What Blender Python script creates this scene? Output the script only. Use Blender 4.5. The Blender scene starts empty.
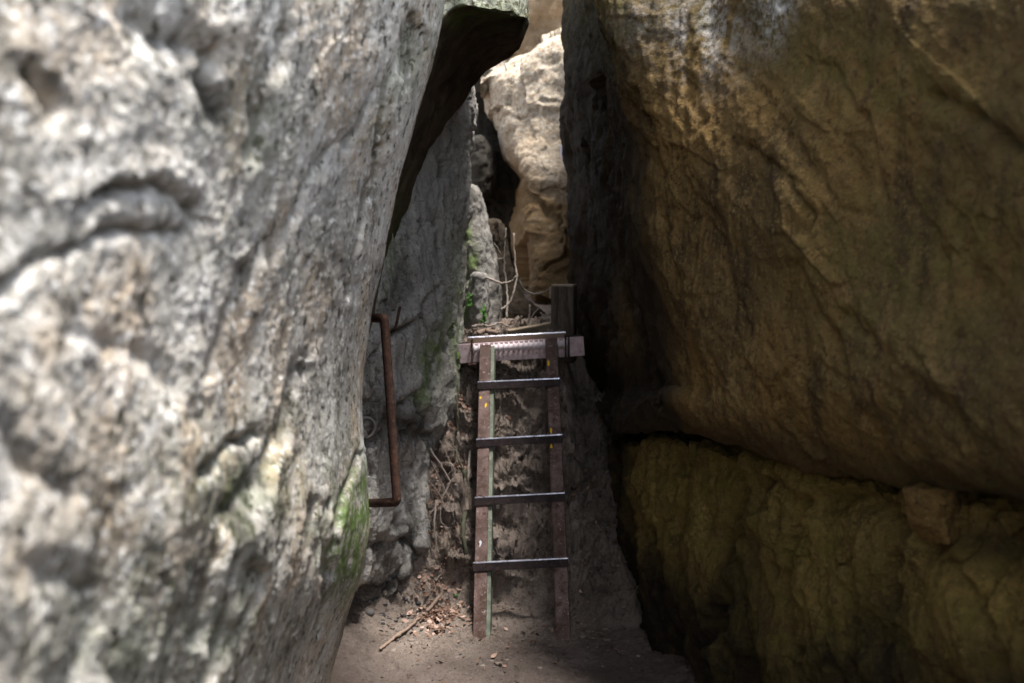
import bpy, math, random
import numpy as np
from mathutils import Vector, Matrix
random.seed(7); rng = np.random.default_rng(7)
sc = bpy.context.scene
C = sc.collection

# ------------------------------------------------------------------ camera
F = 995.0; HC = 1.6; PITCH = math.radians(4.4)
cp, sp = math.cos(PITCH), math.sin(PITCH)
def P(px, py, Y):
    """a point of the place seen from where the photographer stood, Y metres ahead"""
    a = (px-512)/F; b = (341.5-py)/F
    dy = cp + sp*b; dz = -sp + cp*b
    t = Y/dy
    return (a*t, Y, HC + dz*t)
def proj(v):
    x, y, z = v[..., 0], v[..., 1], v[..., 2]-HC
    d = y*cp - z*sp; u = y*sp + z*cp
    d = np.where(d < 0.05, 0.05, d)
    return 512 + F*x/d, 341.5 - F*u/d

cam = bpy.data.cameras.new('camera'); co = bpy.data.objects.new('camera', cam); C.objects.link(co)
co.location = (0, 0, HC); co.rotation_euler = (math.radians(90)-PITCH, 0, 0)
cam.sensor_width = 36; cam.lens = F/1024*36; cam.clip_end = 2000; cam.clip_start = 0.02
cam.dof.use_dof = True; cam.dof.focus_distance = 3.8; cam.dof.aperture_fstop = 2.4
sc.camera = co
sc.view_settings.view_transform = 'Standard'; sc.view_settings.look = 'None'
sc.view_settings.exposure = 0; sc.view_settings.gamma = 1
sc.cycles.use_denoising = True
sc.cycles.max_bounces = 8; sc.cycles.diffuse_bounces = 5

# ------------------------------------------------------------------ noise
perm = np.random.default_rng(3).permutation(256).astype(np.int32); perm = np.concatenate([perm, perm, perm])
g3 = np.random.default_rng(4).normal(size=(256, 3)); g3 /= np.linalg.norm(g3, axis=1)[:, None]
def perlin(p):
    sh = p.shape[:-1]; p = p.reshape(-1, 3)
    i = np.floor(p).astype(np.int64); f = p - i; i = i & 255
    w = f*f*f*(f*(f*6-15)+10)
    out = 0
    for dx in (0, 1):
        wx = w[:, 0] if dx else 1-w[:, 0]
        a = perm[(i[:, 0]+dx) & 255]
        for dy in (0, 1):
            wy = w[:, 1] if dy else 1-w[:, 1]
            b = perm[a + ((i[:, 1]+dy) & 255)]
            for dz in (0, 1):
                wz = w[:, 2] if dz else 1-w[:, 2]
                g = g3[perm[b + ((i[:, 2]+dz) & 255)]]
                out = out + wx*wy*wz*(g[:, 0]*(f[:, 0]-dx)+g[:, 1]*(f[:, 1]-dy)+g[:, 2]*(f[:, 2]-dz))
    return (out*1.6).reshape(sh)
def fbm(p, sc_, oct=4, gain=.5, off=0., ridged=False):
    a = 1.; s = 0.; q = p*sc_ + off
    for k in range(oct):
        n = perlin(q)
        if ridged: n = 1-2*np.abs(n)-.5
        s = s + a*n; a *= gain; q = q*2.03 + 17.1
    return s
def pits(p, scale, off=0.):
    """worley distance, 0 at a pit's middle"""
    sh = p.shape[:-1]; q = (p*scale+off).reshape(-1, 3); i = np.floor(q).astype(np.int64); f = q-i
    best = np.full(len(q), 9.)
    for dx in (-1, 0, 1):
        for dy in (-1, 0, 1):
            for dz in (-1, 0, 1):
                h = perm[perm[perm[(i[:, 0]+dx) & 255] + ((i[:, 1]+dy) & 255)] + ((i[:, 2]+dz) & 255)]
                o = g3[h]*.5+.5
                d = (dx+o[:, 0]-f[:, 0])**2+(dy+o[:, 1]-f[:, 1])**2+(dz+o[:, 2]-f[:, 2])**2
                best = np.minimum(best, d)
    return np.sqrt(best).reshape(sh)
def facets(p, scale, off=0., warp=.35):
    """broken planes: every worley cell is its own tilted face, with small steps between"""
    sh = p.shape[:-1]; q = p*scale+off
    wv = np.stack([perlin(q*1.7+k*31.7) for k in range(3)], -1); q = (q+warp*wv).reshape(-1, 3)
    i = np.floor(q).astype(np.int64); f = q-i
    best = np.full(len(q), 9.); val = np.zeros(len(q))
    for dx in (-1, 0, 1):
        for dy in (-1, 0, 1):
            for dz in (-1, 0, 1):
                h = perm[perm[perm[(i[:, 0]+dx) & 255] + ((i[:, 1]+dy) & 255)] + ((i[:, 2]+dz) & 255)]
                o = g3[h]*.5+.5; e = f-(np.array((dx, dy, dz))+o)
                d = (e**2).sum(-1); m = d < best
                v = (e*g3[(h+77) & 255]).sum(-1)
                best = np.where(m, d, best); val = np.where(m, v, val)
    return val.reshape(sh)
def sstep(x, a, b):
    t = np.clip((x-a)/(b-a), 0, 1); return t*t*(3-2*t)
def polydist(px, py, pts):
    d = np.full(px.shape, 1e9); sd = np.zeros(px.shape)
    for (x0, y0), (x1, y1) in zip(pts[:-1], pts[1:]):
        ex, ey = x1-x0, y1-y0; L = ex*ex+ey*ey
        t = np.clip(((px-x0)*ex+(py-y0)*ey)/L, 0, 1)
        dd = np.hypot(px-x0-t*ex, py-y0-t*ey)
        s = np.sign(ex*(py-y0)-ey*(px-x0))
        m = dd < d; d = np.where(m, dd, d); sd = np.where(m, s, sd)
    return d, sd

# ------------------------------------------------------------------ mesh helpers
def new_mesh(name, verts, faces, mat, smooth=True, parent=None, attrs=None, loc=(0, 0, 0)):
    me = bpy.data.meshes.new(name)
    me.from_pydata([tuple(v) for v in verts] if not isinstance(verts, np.ndarray) else verts.tolist(), [], faces if isinstance(faces, list) else faces.tolist())
    if smooth: me.polygons.foreach_set('use_smooth', [True]*len(me.polygons))
    if attrs:
        for k, a in attrs.items():
            at = me.attributes.new(k, 'FLOAT', 'POINT'); at.data.foreach_set('value', np.asarray(a, dtype=np.float32).ravel())
    me.materials.append(mat)
    o = bpy.data.objects.new(name, me); C.objects.link(o)
    o.location = loc
    if parent is not None: o.parent = parent
    return o
def tag(o, label=None, cat=None, group=None, kind=None):
    if label: o['label'] = label
    if cat: o['category'] = cat
    if group: o['group'] = group
    if kind: o['kind'] = kind
    return o
def empty(name, loc, label, cat, group=None):
    o = bpy.data.objects.new(name, None); C.objects.link(o); o.location = loc
    o.empty_display_size = .05
    return tag(o, label, cat, group)
def grid_faces(nr, nc):
    i = np.arange(nr*nc).reshape(nr, nc)
    return np.stack([i[:-1, :-1], i[:-1, 1:], i[1:, 1:], i[1:, :-1]], -1).reshape(-1, 4)

def spline_axis(A, ns):
    """A: (n, m, 3) control, ns: samples in each of the n-1 spans; shape-preserving cubic"""
    n = A.shape[0]; d = np.diff(A, axis=0)
    t = np.zeros_like(A)
    a, b = d[:-1], d[1:]
    same = a*b > 0
    t[1:-1] = np.where(same, 2*a*b/np.where(same, a+b, 1), 0)*.6 + .4*np.where(same, (a+b)/2, 0)
    t[0] = d[0]; t[-1] = d[-1]
    out = []
    for k in range(n-1):
        u = np.linspace(0, 1, ns[k], endpoint=False)[:, None, None]
        out.append((2*u**3-3*u**2+1)*A[k]+(u**3-2*u**2+u)*t[k]+(-2*u**3+3*u**2)*A[k+1]+(u**3-u**2)*t[k+1])
    out.append(A[-1:]); return np.concatenate(out, 0)

def rock_surface(ctrl, step=1.6, cap=260, offmin=14):
    """ctrl[row][col] = world points; returns dense grid V (R,Cn,3), refined where the photo shows it"""
    A = np.array(ctrl, float); R, Cn, _ = A.shape
    PX, PY = proj(A)
    inside = (PX > -60) & (PX < 1084) & (PY > -60) & (PY < 743) & (A[..., 1] > .2)
    def spans(ax):
        out = []
        n = A.shape[ax]
        for k in range(n-1):
            s0 = [slice(None)]*2; s1 = [slice(None)]*2; s0[ax] = k; s1[ax] = k+1
            s0 = tuple(s0); s1 = tuple(s1)
            vis = inside[s0] | inside[s1]
            L = np.hypot(PX[s0]-PX[s1], PY[s0]-PY[s1]); 
            m = np.linalg.norm(A[s0]-A[s1], axis=-1)
            if vis.any(): c = max(L[vis].max()/step, m.max()/.03)
            else: c = m.max()/.05
            out.append(int(min(cap, max(offmin if vis.any() else 8, c))))
        return out
    nr = spans(0); nc = spans(1)
    B = spline_axis(A, nr)
    B = spline_axis(B.transpose(1, 0, 2), nc).transpose(1, 0, 2)
    return B
def normals(V):
    du = np.gradient(V, axis=1); dv = np.gradient(V, axis=0)
    n = np.cross(du, dv); n /= np.linalg.norm(n, axis=-1)[..., None]+1e-12
    return n
def blur2(a, k):
    # separable box blur
    for ax in (0, 1):
        pad = [(0, 0), (0, 0)]; pad[ax] = (k+1, k)
        c = np.cumsum(np.pad(a, pad, mode='edge'), axis=ax)
        s1 = [slice(None)]*2; s0 = [slice(None)]*2
        s1[ax] = slice(2*k+1, None); s0[ax] = slice(0, -(2*k+1))
        a = (c[tuple(s1)]-c[tuple(s0)])/(2*k+1)
    return a

def finish_rock(name, V, mat, label, disp, flip=False, attrs=None, cat='boulder', cuts=()):
    n = normals(V)
    n = -n                                  # grids run left to right and top to bottom: this points outward
    PX, PY = proj(V)
    wx = PX + 16*fbm(V, 2.5, 2, off=5.)+5*fbm(V, 12, 3, off=25.); wy = PY + 16*fbm(V, 2.5, 2, off=55.)+5*fbm(V, 12, 3, off=65.)
    d = disp(V, PX, PY)
    for pts, w, dep, lip in cuts:
        dd, sd = polydist(wx, wy, pts)
        dep_ = dep*(.75+.6*fbm(V, 9, 2, off=3.))
        d = d - dep_*np.exp(-(dd/w)**1.5) + lip*np.exp(-(dd/(w*2.6))**2)*(sd < 0)*(1-np.exp(-(dd/w)**2))
    V2 = V + n*d[..., None]
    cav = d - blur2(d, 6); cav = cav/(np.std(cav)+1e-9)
    at = {'cav': cav, 'moss': np.zeros_like(cav), 'stain_shade': np.zeros_like(cav), 'pale': np.zeros_like(cav)}
    if attrs: at.update(attrs(V2, PX, PY, n, d))
    f = grid_faces(*V.shape[:2])
    f = f[:, ::-1]
    vv = V2.reshape(-1, 3)
    base = np.array([vv[:, 0].mean(), vv[:, 1].mean(), vv[:, 2].min()])
    o = new_mesh(name, vv-base, f, mat, True, None, {k: np.asarray(a, float) for k, a in at.items()}, tuple(base))
    tag(o, label, cat)
    return o
def blob(px, py, cx, cy, rx, ry, ang=0):
    a = math.radians(ang); dx, dy = px-cx, py-cy
    u = dx*math.cos(a)+dy*math.sin(a); v = -dx*math.sin(a)+dy*math.cos(a)
    return np.exp(-((u/rx)**2+(v/ry)**2))

# ------------------------------------------------------------------ node helper
class N:
    def __init__(s, name):
        s.m = bpy.data.materials.new(name); s.m.use_nodes = True; s.t = s.m.node_tree; s.t.nodes.clear()
        s.out = s.n('ShaderNodeOutputMaterial'); s.b = s.n('ShaderNodeBsdfPrincipled')
        s.l(s.b.outputs[0], s.out.inputs[0]); s.co = s.n('ShaderNodeTexCoord').outputs['Object']
        s.b.inputs['Specular IOR Level'].default_value = .10
    def n(s, k, **kw):
        x = s.t.nodes.new(k)
        for a, b in kw.items(): setattr(x, a, b)
        return x
    def l(s, a, b): s.t.links.new(a, b)
    def set(s, inp, v):
        if isinstance(v, bpy.types.NodeSocket): s.l(v, inp)
        else: inp.default_value = v
    def noise(s, scale, detail=4, rough=.55, dist=0., vec=None, w=(1, 1, 1), off=0.):
        x = s.n('ShaderNodeTexNoise'); x.inputs['Scale'].default_value = scale; x.inputs['Detail'].default_value = detail
        x.inputs['Roughness'].default_value = rough; x.inputs['Distortion'].default_value = dist
        mp = s.n('ShaderNodeMapping'); mp.inputs['Scale'].default_value = w; mp.inputs['Location'].default_value = (off, off*.7, -off)
        s.l(vec or s.co, mp.inputs[0]); s.l(mp.outputs[0], x.inputs['Vector']); return x.outputs['Fac']
    def vor(s, scale, feat='F1', vec=None):
        x = s.n('ShaderNodeTexVoronoi', feature=feat); x.inputs['Scale'].default_value = scale
        s.l(vec or s.co, x.inputs['Vector']); return x.outputs['Distance']
    def ramp(s, v, a, b, lo=0., hi=1.):
        x = s.n('ShaderNodeMapRange', interpolation_type='SMOOTHSTEP'); s.set(x.inputs[0], v)
        for i, q in zip((1, 2, 3, 4), (a, b, lo, hi)): x.inputs[i].default_value = q
        return x.outputs[0]
    def mix(s, f, a, b, mode='MIX'):
        x = s.n('ShaderNodeMix', data_type='RGBA', blend_type=mode)
        s.set(x.inputs['Factor'], f)
        s.set(x.inputs['A'], a if not isinstance(a, tuple) else (*a, 1)); s.set(x.inputs['B'], b if not isinstance(b, tuple) else (*b, 1))
        return x.outputs['Result']
    def math(s, op, a, b=0., clamp=False):
        x = s.n('ShaderNodeMath', operation=op, use_clamp=clamp); s.set(x.inputs[0], a); s.set(x.inputs[1], b); return x.outputs[0]
    def attr(s, name): return s.n('ShaderNodeAttribute', attribute_name=name).outputs['Fac']
    def bump(s, h, strength, dist, prev=None):
        x = s.n('ShaderNodeBump'); x.inputs['Strength'].default_value = strength; x.inputs['Distance'].default_value = dist
        s.l(h, x.inputs['Height'])
        if prev is not None: s.l(prev, x.inputs['Normal'])
        return x.outputs[0]
    def done(s, col, rough=.9, nrm=None, metal=0.):
        s.set(s.b.inputs['Base Color'], col if not isinstance(col, tuple) else (*col, 1)); s.set(s.b.inputs['Roughness'], rough)
        s.set(s.b.inputs['Metallic'], metal)
        if nrm is not None: s.l(nrm, s.b.inputs['Normal'])
        return s.m

def rock_mat(name, c1, c2, dark, light, moss=(.10, .17, .03), stain_shade=(.03, .027, .022), pale=(.45, .44, .42), speck=.5, grain=90., bs=.5, aniso=(1, 1, 1), warm=None, cavity=.5):
    s = N(name)
    col = s.mix(s.ramp(s.noise(1.7, 5, .6, .4), .38, .62), c1, c2)
    if warm: col = s.mix(s.ramp(s.noise(3.1, 4, .6, off=7.), .44, .62), col, warm)
    # streaks and blotches
    col = s.mix(s.math('MULTIPLY', s.ramp(s.noise(5., 7, .68, .6, w=aniso, off=3.), .50, .66), .75), col, dark)
    col = s.mix(s.math('MULTIPLY', s.ramp(s.noise(7., 7, .7, .3, w=aniso, off=11.), .52, .68), .7), col, light)
    # mineral grain
    g = s.noise(grain, 4, .7)
    col = s.mix(s.math('MULTIPLY', s.ramp(g, .52, .66), speck), col, light)
    col = s.mix(s.math('MULTIPLY', s.ramp(s.noise(grain*.7, 3, .7, off=5.), .53, .66), speck), col, dark)
    # lichen and pale patches, plus light painted on lit tops
    col = s.mix(s.math('MULTIPLY', s.attr('pale'), s.ramp(s.noise(40, 6, .75, off=9.), .38, .6), True), col, pale)
    # darker in the hollows
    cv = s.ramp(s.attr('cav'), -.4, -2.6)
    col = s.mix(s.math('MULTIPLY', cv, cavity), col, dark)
    st = s.math('MULTIPLY', s.attr('stain_shade'), s.ramp(s.noise(9, 6, .65, w=aniso, off=21.), .25, .55, .7, 1.), True)  # stains, also carries painted shade of inner faces and cave
    col = s.mix(st, col, stain_shade)
    ms = s.math('MULTIPLY', s.attr('moss'), s.ramp(s.noise(14, 7, .7, off=31.), .36, .62), True)
    mc = s.mix(s.noise(60, 3), tuple(x*.55 for x in moss), tuple(min(1, x*1.5) for x in moss))
    col = s.mix(ms, col, mc)
    n = s.bump(s.noise(22, 8, .7, .3), bs, .02)
    n = s.bump(g, bs*1.1, .006, n)
    n = s.bump(s.noise(grain*3, 3, .7), bs*.7, .002, n)
    return s.done(col, s.ramp(g, .3, .7, .75, .98), n)

M = {}
M['grey'] = rock_mat('weathered_grey_sandstone', (.55, .515, .455), (.41, .388, .345), (.07, .064, .048), (.80, .78, .74), speck=1., grain=46, bs=.5, aniso=(1, 1, .8), warm=(.52, .42, .31), moss=(.12, .175, .055))
M['mid'] = rock_mat('mid_grey_sandstone', (.52, .485, .44), (.38, .355, .32), (.08, .07, .058), (.72, .70, .67), speck=.6, grain=70, bs=.9, aniso=(1.5, 1.5, .6), moss=(.17, .25, .07))
M['pointed'] = rock_mat('dull_grey_sandstone', (.20, .185, .165), (.14, .13, .115), (.045, .04, .032), (.31, .29, .265), speck=.35, grain=110, bs=.6, moss=(.12, .18, .05))
M['black'] = rock_mat('cave_shade_sandstone', (.035, .026, .018), (.025, .019, .013), (.012, .009, .007), (.06, .046, .032), speck=.2, grain=100, bs=.5)  # near-black colour stands in for the cave's shade
M['brown'] = rock_mat('brown_ochre_sandstone', (.132, .080, .027), (.084, .055, .022), (.023, .015, .009), (.195, .130, .052), speck=.65, grain=95, bs=.8, aniso=(1.3, 1.3, .5), moss=(.070, .066, .016), pale=(.55, .55, .54), stain_shade=(.022, .016, .010))
M['brownlow'] = rock_mat('brown_green_sandstone', (.140, .094, .028), (.088, .062, .023), (.021, .015, .008), (.22, .155, .058), speck=.6, grain=95, bs=1., aniso=(1.6, 1.6, .7), moss=(.10, .082, .02), pale=(.27, .185, .06), stain_shade=(.014, .010, .007))
M['dark'] = rock_mat('shaded_dark_sandstone', (.095, .068, .044), (.065, .048, .032), (.025, .018, .012), (.14, .105, .07), speck=.25, grain=110, bs=.6, pale=(.36, .37, .30))  # dark base carries the underside's shade, pale tone its lit top
M['tan'] = rock_mat('pale_tan_sandstone', (.30, .225, .145), (.225, .165, .105), (.11, .075, .045), (.45, .385, .30), speck=.3, grain=60, bs=.6, aniso=(.7, .7, 1.8), pale=(.40, .355, .29), stain_shade=(.10, .062, .028))
M['tan2'] = rock_mat('brown_tan_sandstone', (.27, .20, .13), (.20, .15, .10), (.10, .075, .05), (.40, .33, .24), speck=.3, grain=60, bs=.5)

# ------------------------------------------------------------------ rock 1: the near left boulder
def lerp(a, b, t): return a+(b-a)*t
pyr = [-130, -60, 0, 60, 130, 190, 260, 320, 400, 455, 520, 570, 620, 683, 800, 1010]
edge = {-130: 474, -60: 464, 0: 446, 60: 431, 130: 412, 190: 396, 260: 383, 320: 371, 400: 362, 455: 365, 520: 369, 570: 362, 620: 346, 683: 329, 800: 312, 1010: 300}
ctrl = []
for py in pyr:
    e = edge[py]; k = 1.24 - .34*(py+130)/800
    r = [(-.80 - .25*(k-1), -1.0, HC+(265-py)/995*1.2), (-.62-.3*(k-1), -.1, HC+(265-py)/995*1.)]
    kk = k
    for px, Y in ((-330, .58), (-120, .76), (0, .92), (110, 1.16), (210, 1.52), (290, 2.05)):
        f = max(0, (px+330)/620)
        q = px + (e-372)*f**2*.8
        r.append(P(q, py, Y*lerp(k, 1, f*.8)))
    ye = 2.95
    r.append(P(e-22, py, ye-.30)); r.append(P(e-4, py, ye-.06)); r.append(P(e, py, ye+.10)); r.append(P(e-14, py, ye+.32)); r.append(P(e-60, py, ye+.6)); r.append(P(e-260, py, ye+1.2))
    ctrl.append(r)
def cap(row, sx, dz=.25):
    a = [tuple(np.array(p)+np.array((sx*.22, .05, dz*.7))) for p in row]; b = [tuple(np.array(p)+np.array((sx*1.6, .3, dz))) for p in row]
    return [b, a]
ctrl = cap(ctrl[0], -1)+ctrl
V = rock_surface(ctrl, 2.1)
def disp_left(V, px, py):
    q = V.copy(); a = math.radians(55)
    # layers lean from upper right to lower left
    s = q[..., 1]*math.cos(a)+q[..., 2]*math.sin(a); t = -q[..., 1]*math.sin(a)+q[..., 2]*math.cos(a)
    qa = np.stack([q[..., 0], s*.45, t*1.4], -1)
    far = sstep(q[..., 1], .4, 2.4)
    d = .011*fbm(qa, 2.6, 3, .42, off=2.) + .0042*fbm(q, 7, 3, .5, off=9.) + .0026*fbm(q, 24, 3, .6, off=4.) + .0016*fbm(q, 80, 2, .6) + .006*facets(qa, 3.2, 5.)
    d = d - .008*np.clip(.42-pits(q, 13., 1.), 0, 1)*2*sstep(fbm(q, 3, 2, off=8.), .15, .5)
    d = d - .0025*np.clip(.45-pits(q, 55., 3.), 0, 1)*2*sstep(fbm(q, 5, 2, off=18.), -.1, .4)
    d = d*(.35+.65*np.clip((edge_interp(py)-px)/60, 0, 1))
    return d
def edge_interp(py): return np.interp(py, pyr, [edge[k] for k in pyr])
def at_left(V, px, py, n, d):
    m = blob(px, py, 353, 535, 20, 62, 8)*1.5 + blob(px, py, 361, 505, 8, 28)*1.2 + .10*sstep(fbm(V, 2.6, 3, off=41.), .1, .7) + .35*blob(px, py, 400, 80, 14, 60, 20) + .25*blob(px, py, 265, 125, 40, 60) + .28*blob(px, py, 255, 480, 80, 60)+.25*blob(px, py, 150, 640, 140, 60)
    st = .35*sstep(fbm(V, 3.5, 3, off=61.), .05, .5) + blob(px, py, 170, 30, 28, 26)*1.2 + blob(px, py, 208, 95, 16, 32, -20) + .9*blob(px, py, 55, 80, 20, 12, 40) + .55*blob(px, py, 90, 455, 90, 70, 30)+.5*blob(px, py, 215, 560, 90, 160, 30) + .6*blob(px, py, 300, 400, 22, 60, 30)+.5*blob(px, py, 0, 440, 40, 90)+.5*blob(px, py, 60, 620, 120, 80)
    st = st*(.55+.8*fbm(V, 9, 3, off=13.))
    pale = .75*blob(px, py, 345, 150, 30, 110, 18) + .6*blob(px, py, 120, 190, 130, 110)+.45*blob(px, py, 330, 560, 40, 130)
    return {'moss': np.clip(m, 0, 1.3), 'stain_shade': np.clip(st, 0, .8), 'pale': np.clip(pale, 0, 1)}
left_cuts = [
    ([(-60, 340), (0, 292), (50, 255), (110, 232), (188, 218)], 8, .020, 0),
    ([(150, 10), (170, 40), (200, 60)], 14, .035, 0), ([(195, 80), (212, 115)], 10, .03, 0),
    ([(38, 60), (66, 98)], 9, .035, 0), ([(100, 190), (160, 180), (200, 200)], 8, .025, .01),
    ([(372, 95), (330, 150), (292, 215), (252, 270), (228, 330), (210, 380)], 6, .020, .006),
    ([(255, 430), (232, 452), (208, 480)], 5, .035, 0), ([(0, 420), (30, 470), (70, 500)], 14, .012, .0),
    ([(300, 380), (262, 450), (235, 520), (205, 640)], 10, .030, .02),
    ([(318, 500), (318, 570)], 4, .02, 0), ([(356, 455), (350, 480), (336, 500), (326, 560), (322, 640)], 4, .02, .01),
    ([(250, 570), (225, 640), (210, 683)], 7, .03, .01), ([(20, 560), (90, 600), (120, 683)], 14, .012, .0),
    ([(290, 30), (262, 90), (255, 150)], 9, .025, .01), ([(420, 30), (388, 110), (362, 200), (345, 300)], 6, .022, .012),
    ([(80, 340), (150, 360), (190, 420)], 14, .010, .0)]
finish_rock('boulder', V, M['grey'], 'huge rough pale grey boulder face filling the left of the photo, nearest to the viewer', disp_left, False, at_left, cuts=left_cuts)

# ------------------------------------------------------------------ rock 2: overhanging block between near boulder and gap
lip = [(352, 400, 3.75), (362, 330, 3.72), (374, 250, 3.70), (395, 165, 3.70), (420, 75, 3.72), (440, 20, 3.75), (462, 4, 3.80), (482, 9, 3.86), (500, 12, 3.92), (518, 16, 4.0), (527, 18, 4.3), (527, 14, 4.8)]
inn = [(350, 402, 4.3), (372, 330, 4.4), (385, 268, 4.5), (402, 214, 4.6), (424, 158, 4.7), (446, 125, 4.8), (464, 100, 4.85), (481, 75, 4.9), (500, 64, 4.9), (517, 50, 4.9), (524, 28, 4.95), (524, 16, 5.05)]
ctrl = []
def mixp(a, b, t, dz=0): 
    A_ = np.array(P(*a)); B_ = np.array(P(*b)); r = A_*(1-t)+B_*t; r[2] += dz; return tuple(r)
ctrl.append([tuple(np.array(P(*p))+np.array((-.8, .5, .55))) for p in lip])
ctrl.append([tuple(np.array(P(*p))+np.array((-.2, .12, .42))) for p in lip])
ctrl.append([tuple(np.array(P(*p))+np.array((-.03, .02, .22))) for p in lip])
ctrl.append([P(*p) for p in lip])
ctrl.append([mixp(a, b, .12, .015) for a, b in zip(lip, inn)])
ctrl.append([mixp(a, b, .5, .03) for a, b in zip(lip, inn)])
ctrl.append([P(*p) for p in inn])
ctrl.append([tuple(np.array(P(*p))+np.array((-.05, .12, .12))) for p in inn])
ctrl.append([tuple(np.array(P(*p))+np.array((-.3, .4, .4))) for p in inn])
V = rock_surface(ctrl, 1.8)
finish_rock('overhanging_boulder', V, M['dark'], 'overhanging block with dark underside bridging the gap above the slanting grey slab',
            lambda V, px, py: (.022*fbm(V, 2.5, 3)+.009*fbm(V, 9, 3)+.002*fbm(V, 30, 2)), False,
            lambda V, px, py, n, d: {'pale': np.clip(1.3*sstep(n[..., 2], -.25, .1)+.0*px, 0, 1.2), 'moss': .55*np.clip(1*blob(px, py, 480, 15, 50, 12)+.8*blob(px, py, 385, 250, 14, 60, 15), 0, 1)},  # upward faces painted paler as the lit top
            cuts=[([(520, 22), (470, 60), (430, 110), (395, 190)], 8, .02, .01)])

# ------------------------------------------------------------------ rock 3: mid left slanting slab
rows = [  # py, edge px, edge Y, k
    (20, 482, 5.6, 1.10), (60, 478, 5.5, 1.08), (100, 474, 5.42, 1.06), (150, 470, 5.36, 1.05), (210, 466, 5.3, 1.03), (265, 464, 5.26, 1.015), (320, 464, 5.22, 1.0), (372, 461, 5.16, .99),
    (405, 456, 5.06, .985), (435, 444, 4.98, .985), (470, 431, 4.92, .985), (510, 427, 4.80, .98), (545, 423, 4.68, .97), (572, 408, 4.62, .975), (597, 384, 4.56, 1.0), (622, 352, 4.50, 1.03), (700, 330, 4.6, 1.08)]
ctrl = []
for py, e, ye, k in rows:
    f = lambda x: 345+(x-345)*(e-345)/(462-345) if e > 400 else 345+(x-345)*(e-345)/(462-345)
    r = [P(240, py, 3.9*k), P(300, py, 4.0*k), P(min(f(345), 345), py, 4.12*k), P(f(372), py, 4.22*k), P(f(398), py, 4.42*k), P(f(424), py, 4.66*k), P(f(446), py, lerp(4.66*k, ye, .6)), P(e-4, py, ye-.06), P(e, py, ye+.06), P(e-8, py, ye+.25), P(e-60, py, ye+.7)]
    ctrl.append(r)
V = rock_surface(ctrl, 1.3)
def disp_mid(V, px, py):
    q = V*np.array((1.6, 1.6, .7))
    return .030*fbm(q, 3.5, 3, off=5.)+.013*fbm(q, 9, 3, .5, off=1.)+.0035*fbm(V, 45, 3, .6)+.025*facets(q, 3.5)-.008*np.clip(.45-pits(V*np.array((1.3, 1.3, .7)), 14.), 0, 1)*2*sstep(fbm(V, 4, 2), -.2, .3)
def at_mid(V, px, py, n, d):
    m = 1.*blob(px, py, 438, 345, 9, 42, 12)+1.3*blob(px, py, 457, 340, 6, 55)+.8*blob(px, py, 422, 380, 6, 30)+.35*blob(px, py, 454, 250, 7, 50)+.6*blob(px, py, 385, 240, 16, 50)
    st = .9*blob(px, py, 412, 425, 20, 16)+.8*blob(px, py, 375, 420, 18, 34, 20)+.8*blob(px, py, 380, 550, 16, 14)+1.*blob(px, py, 375, 600, 60, 14, -32)+.7*blob(px, py, 395, 290, 14, 34, 30)+.8*blob(px, py, 412, 535, 12, 26)
    return {'moss': np.clip(m, 0, 1.3), 'stain_shade': np.clip(st, 0, .9), 'pale': np.clip(1.*blob(px, py, 435, 170, 34, 90)+.2*blob(px, py, 375, 480, 24, 40), 0, 1)}  # upper slab paled in colour for light from the opening
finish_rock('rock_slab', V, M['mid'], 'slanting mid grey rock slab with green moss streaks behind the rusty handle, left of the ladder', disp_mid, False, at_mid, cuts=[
    ([(366, 360), (382, 345), (405, 330), (425, 300)], 5, .04, .03), ([(362, 450), (385, 430), (400, 412), (418, 400), (430, 418)], 6, .06, .04),
    ([(398, 422), (415, 432), (440, 436)], 8, .05, .02), ([(440, 300), (442, 330), (437, 352)], 3, .04, 0), ([(448, 240), (450, 290)], 3, .04, .02),
    ([(350, 600), (378, 585), (408, 570), (420, 555)], 5, .05, .02), ([(372, 545), (392, 540)], 9, .05, .02), ([(405, 470), (402, 520), (412, 560)], 6, .05, .02),
    ([(455, 130), (440, 190), (425, 230), (405, 260)], 4, .03, .02), ([(420, 200), (400, 250), (385, 290)], 4, .02, .01)], cat='rock slab')

# ------------------------------------------------------------------ rock 4: small mossy rocks at the foot behind the slab
def pillar_rock(name, pts, Y, depth, mat, label, disp, at, back=.5, topback=.25):
    """pts: (py, left px, right px) from the top down"""
    ctrl = []
    y0, l0, r0 = pts[0]; m = (l0+r0)/2
    ctrl.append([P(m+(q-m)*.7, y0+3, Y+depth*1.6+topback) for q in np.linspace(l0, r0, 9)])
    ctrl.append([P(m+(q-m)*.6, y0-1, Y+depth) for q in np.linspace(l0, r0, 9)])
    for py, l, r in pts:
        row = []
        for t in np.linspace(-1, 1, 9):
            a = t*math.pi/2*.98
            row.append(P((l+r)/2+(r-l)/2*math.sin(a), py, Y+depth*(1-math.cos(a))))
        row = [P(l+(r-l)*.15, py, Y+depth+back)]+row+[P(r-(r-l)*.15, py, Y+depth+back)]
        ctrl.append(row)
    for i in (0, 1): ctrl[i] = [ctrl[i][0]]+ctrl[i]+[ctrl[i][-1]]
    V = rock_surface(ctrl, 1.4)
    return finish_rock(name, V, mat, label, disp, False, at)
sm = lambda V, px, py: .022*fbm(V*np.array((1.5, 1.5, .8)), 5, 3)+.007*fbm(V, 16, 3, .55)+.0015*fbm(V, 60, 2)
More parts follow.
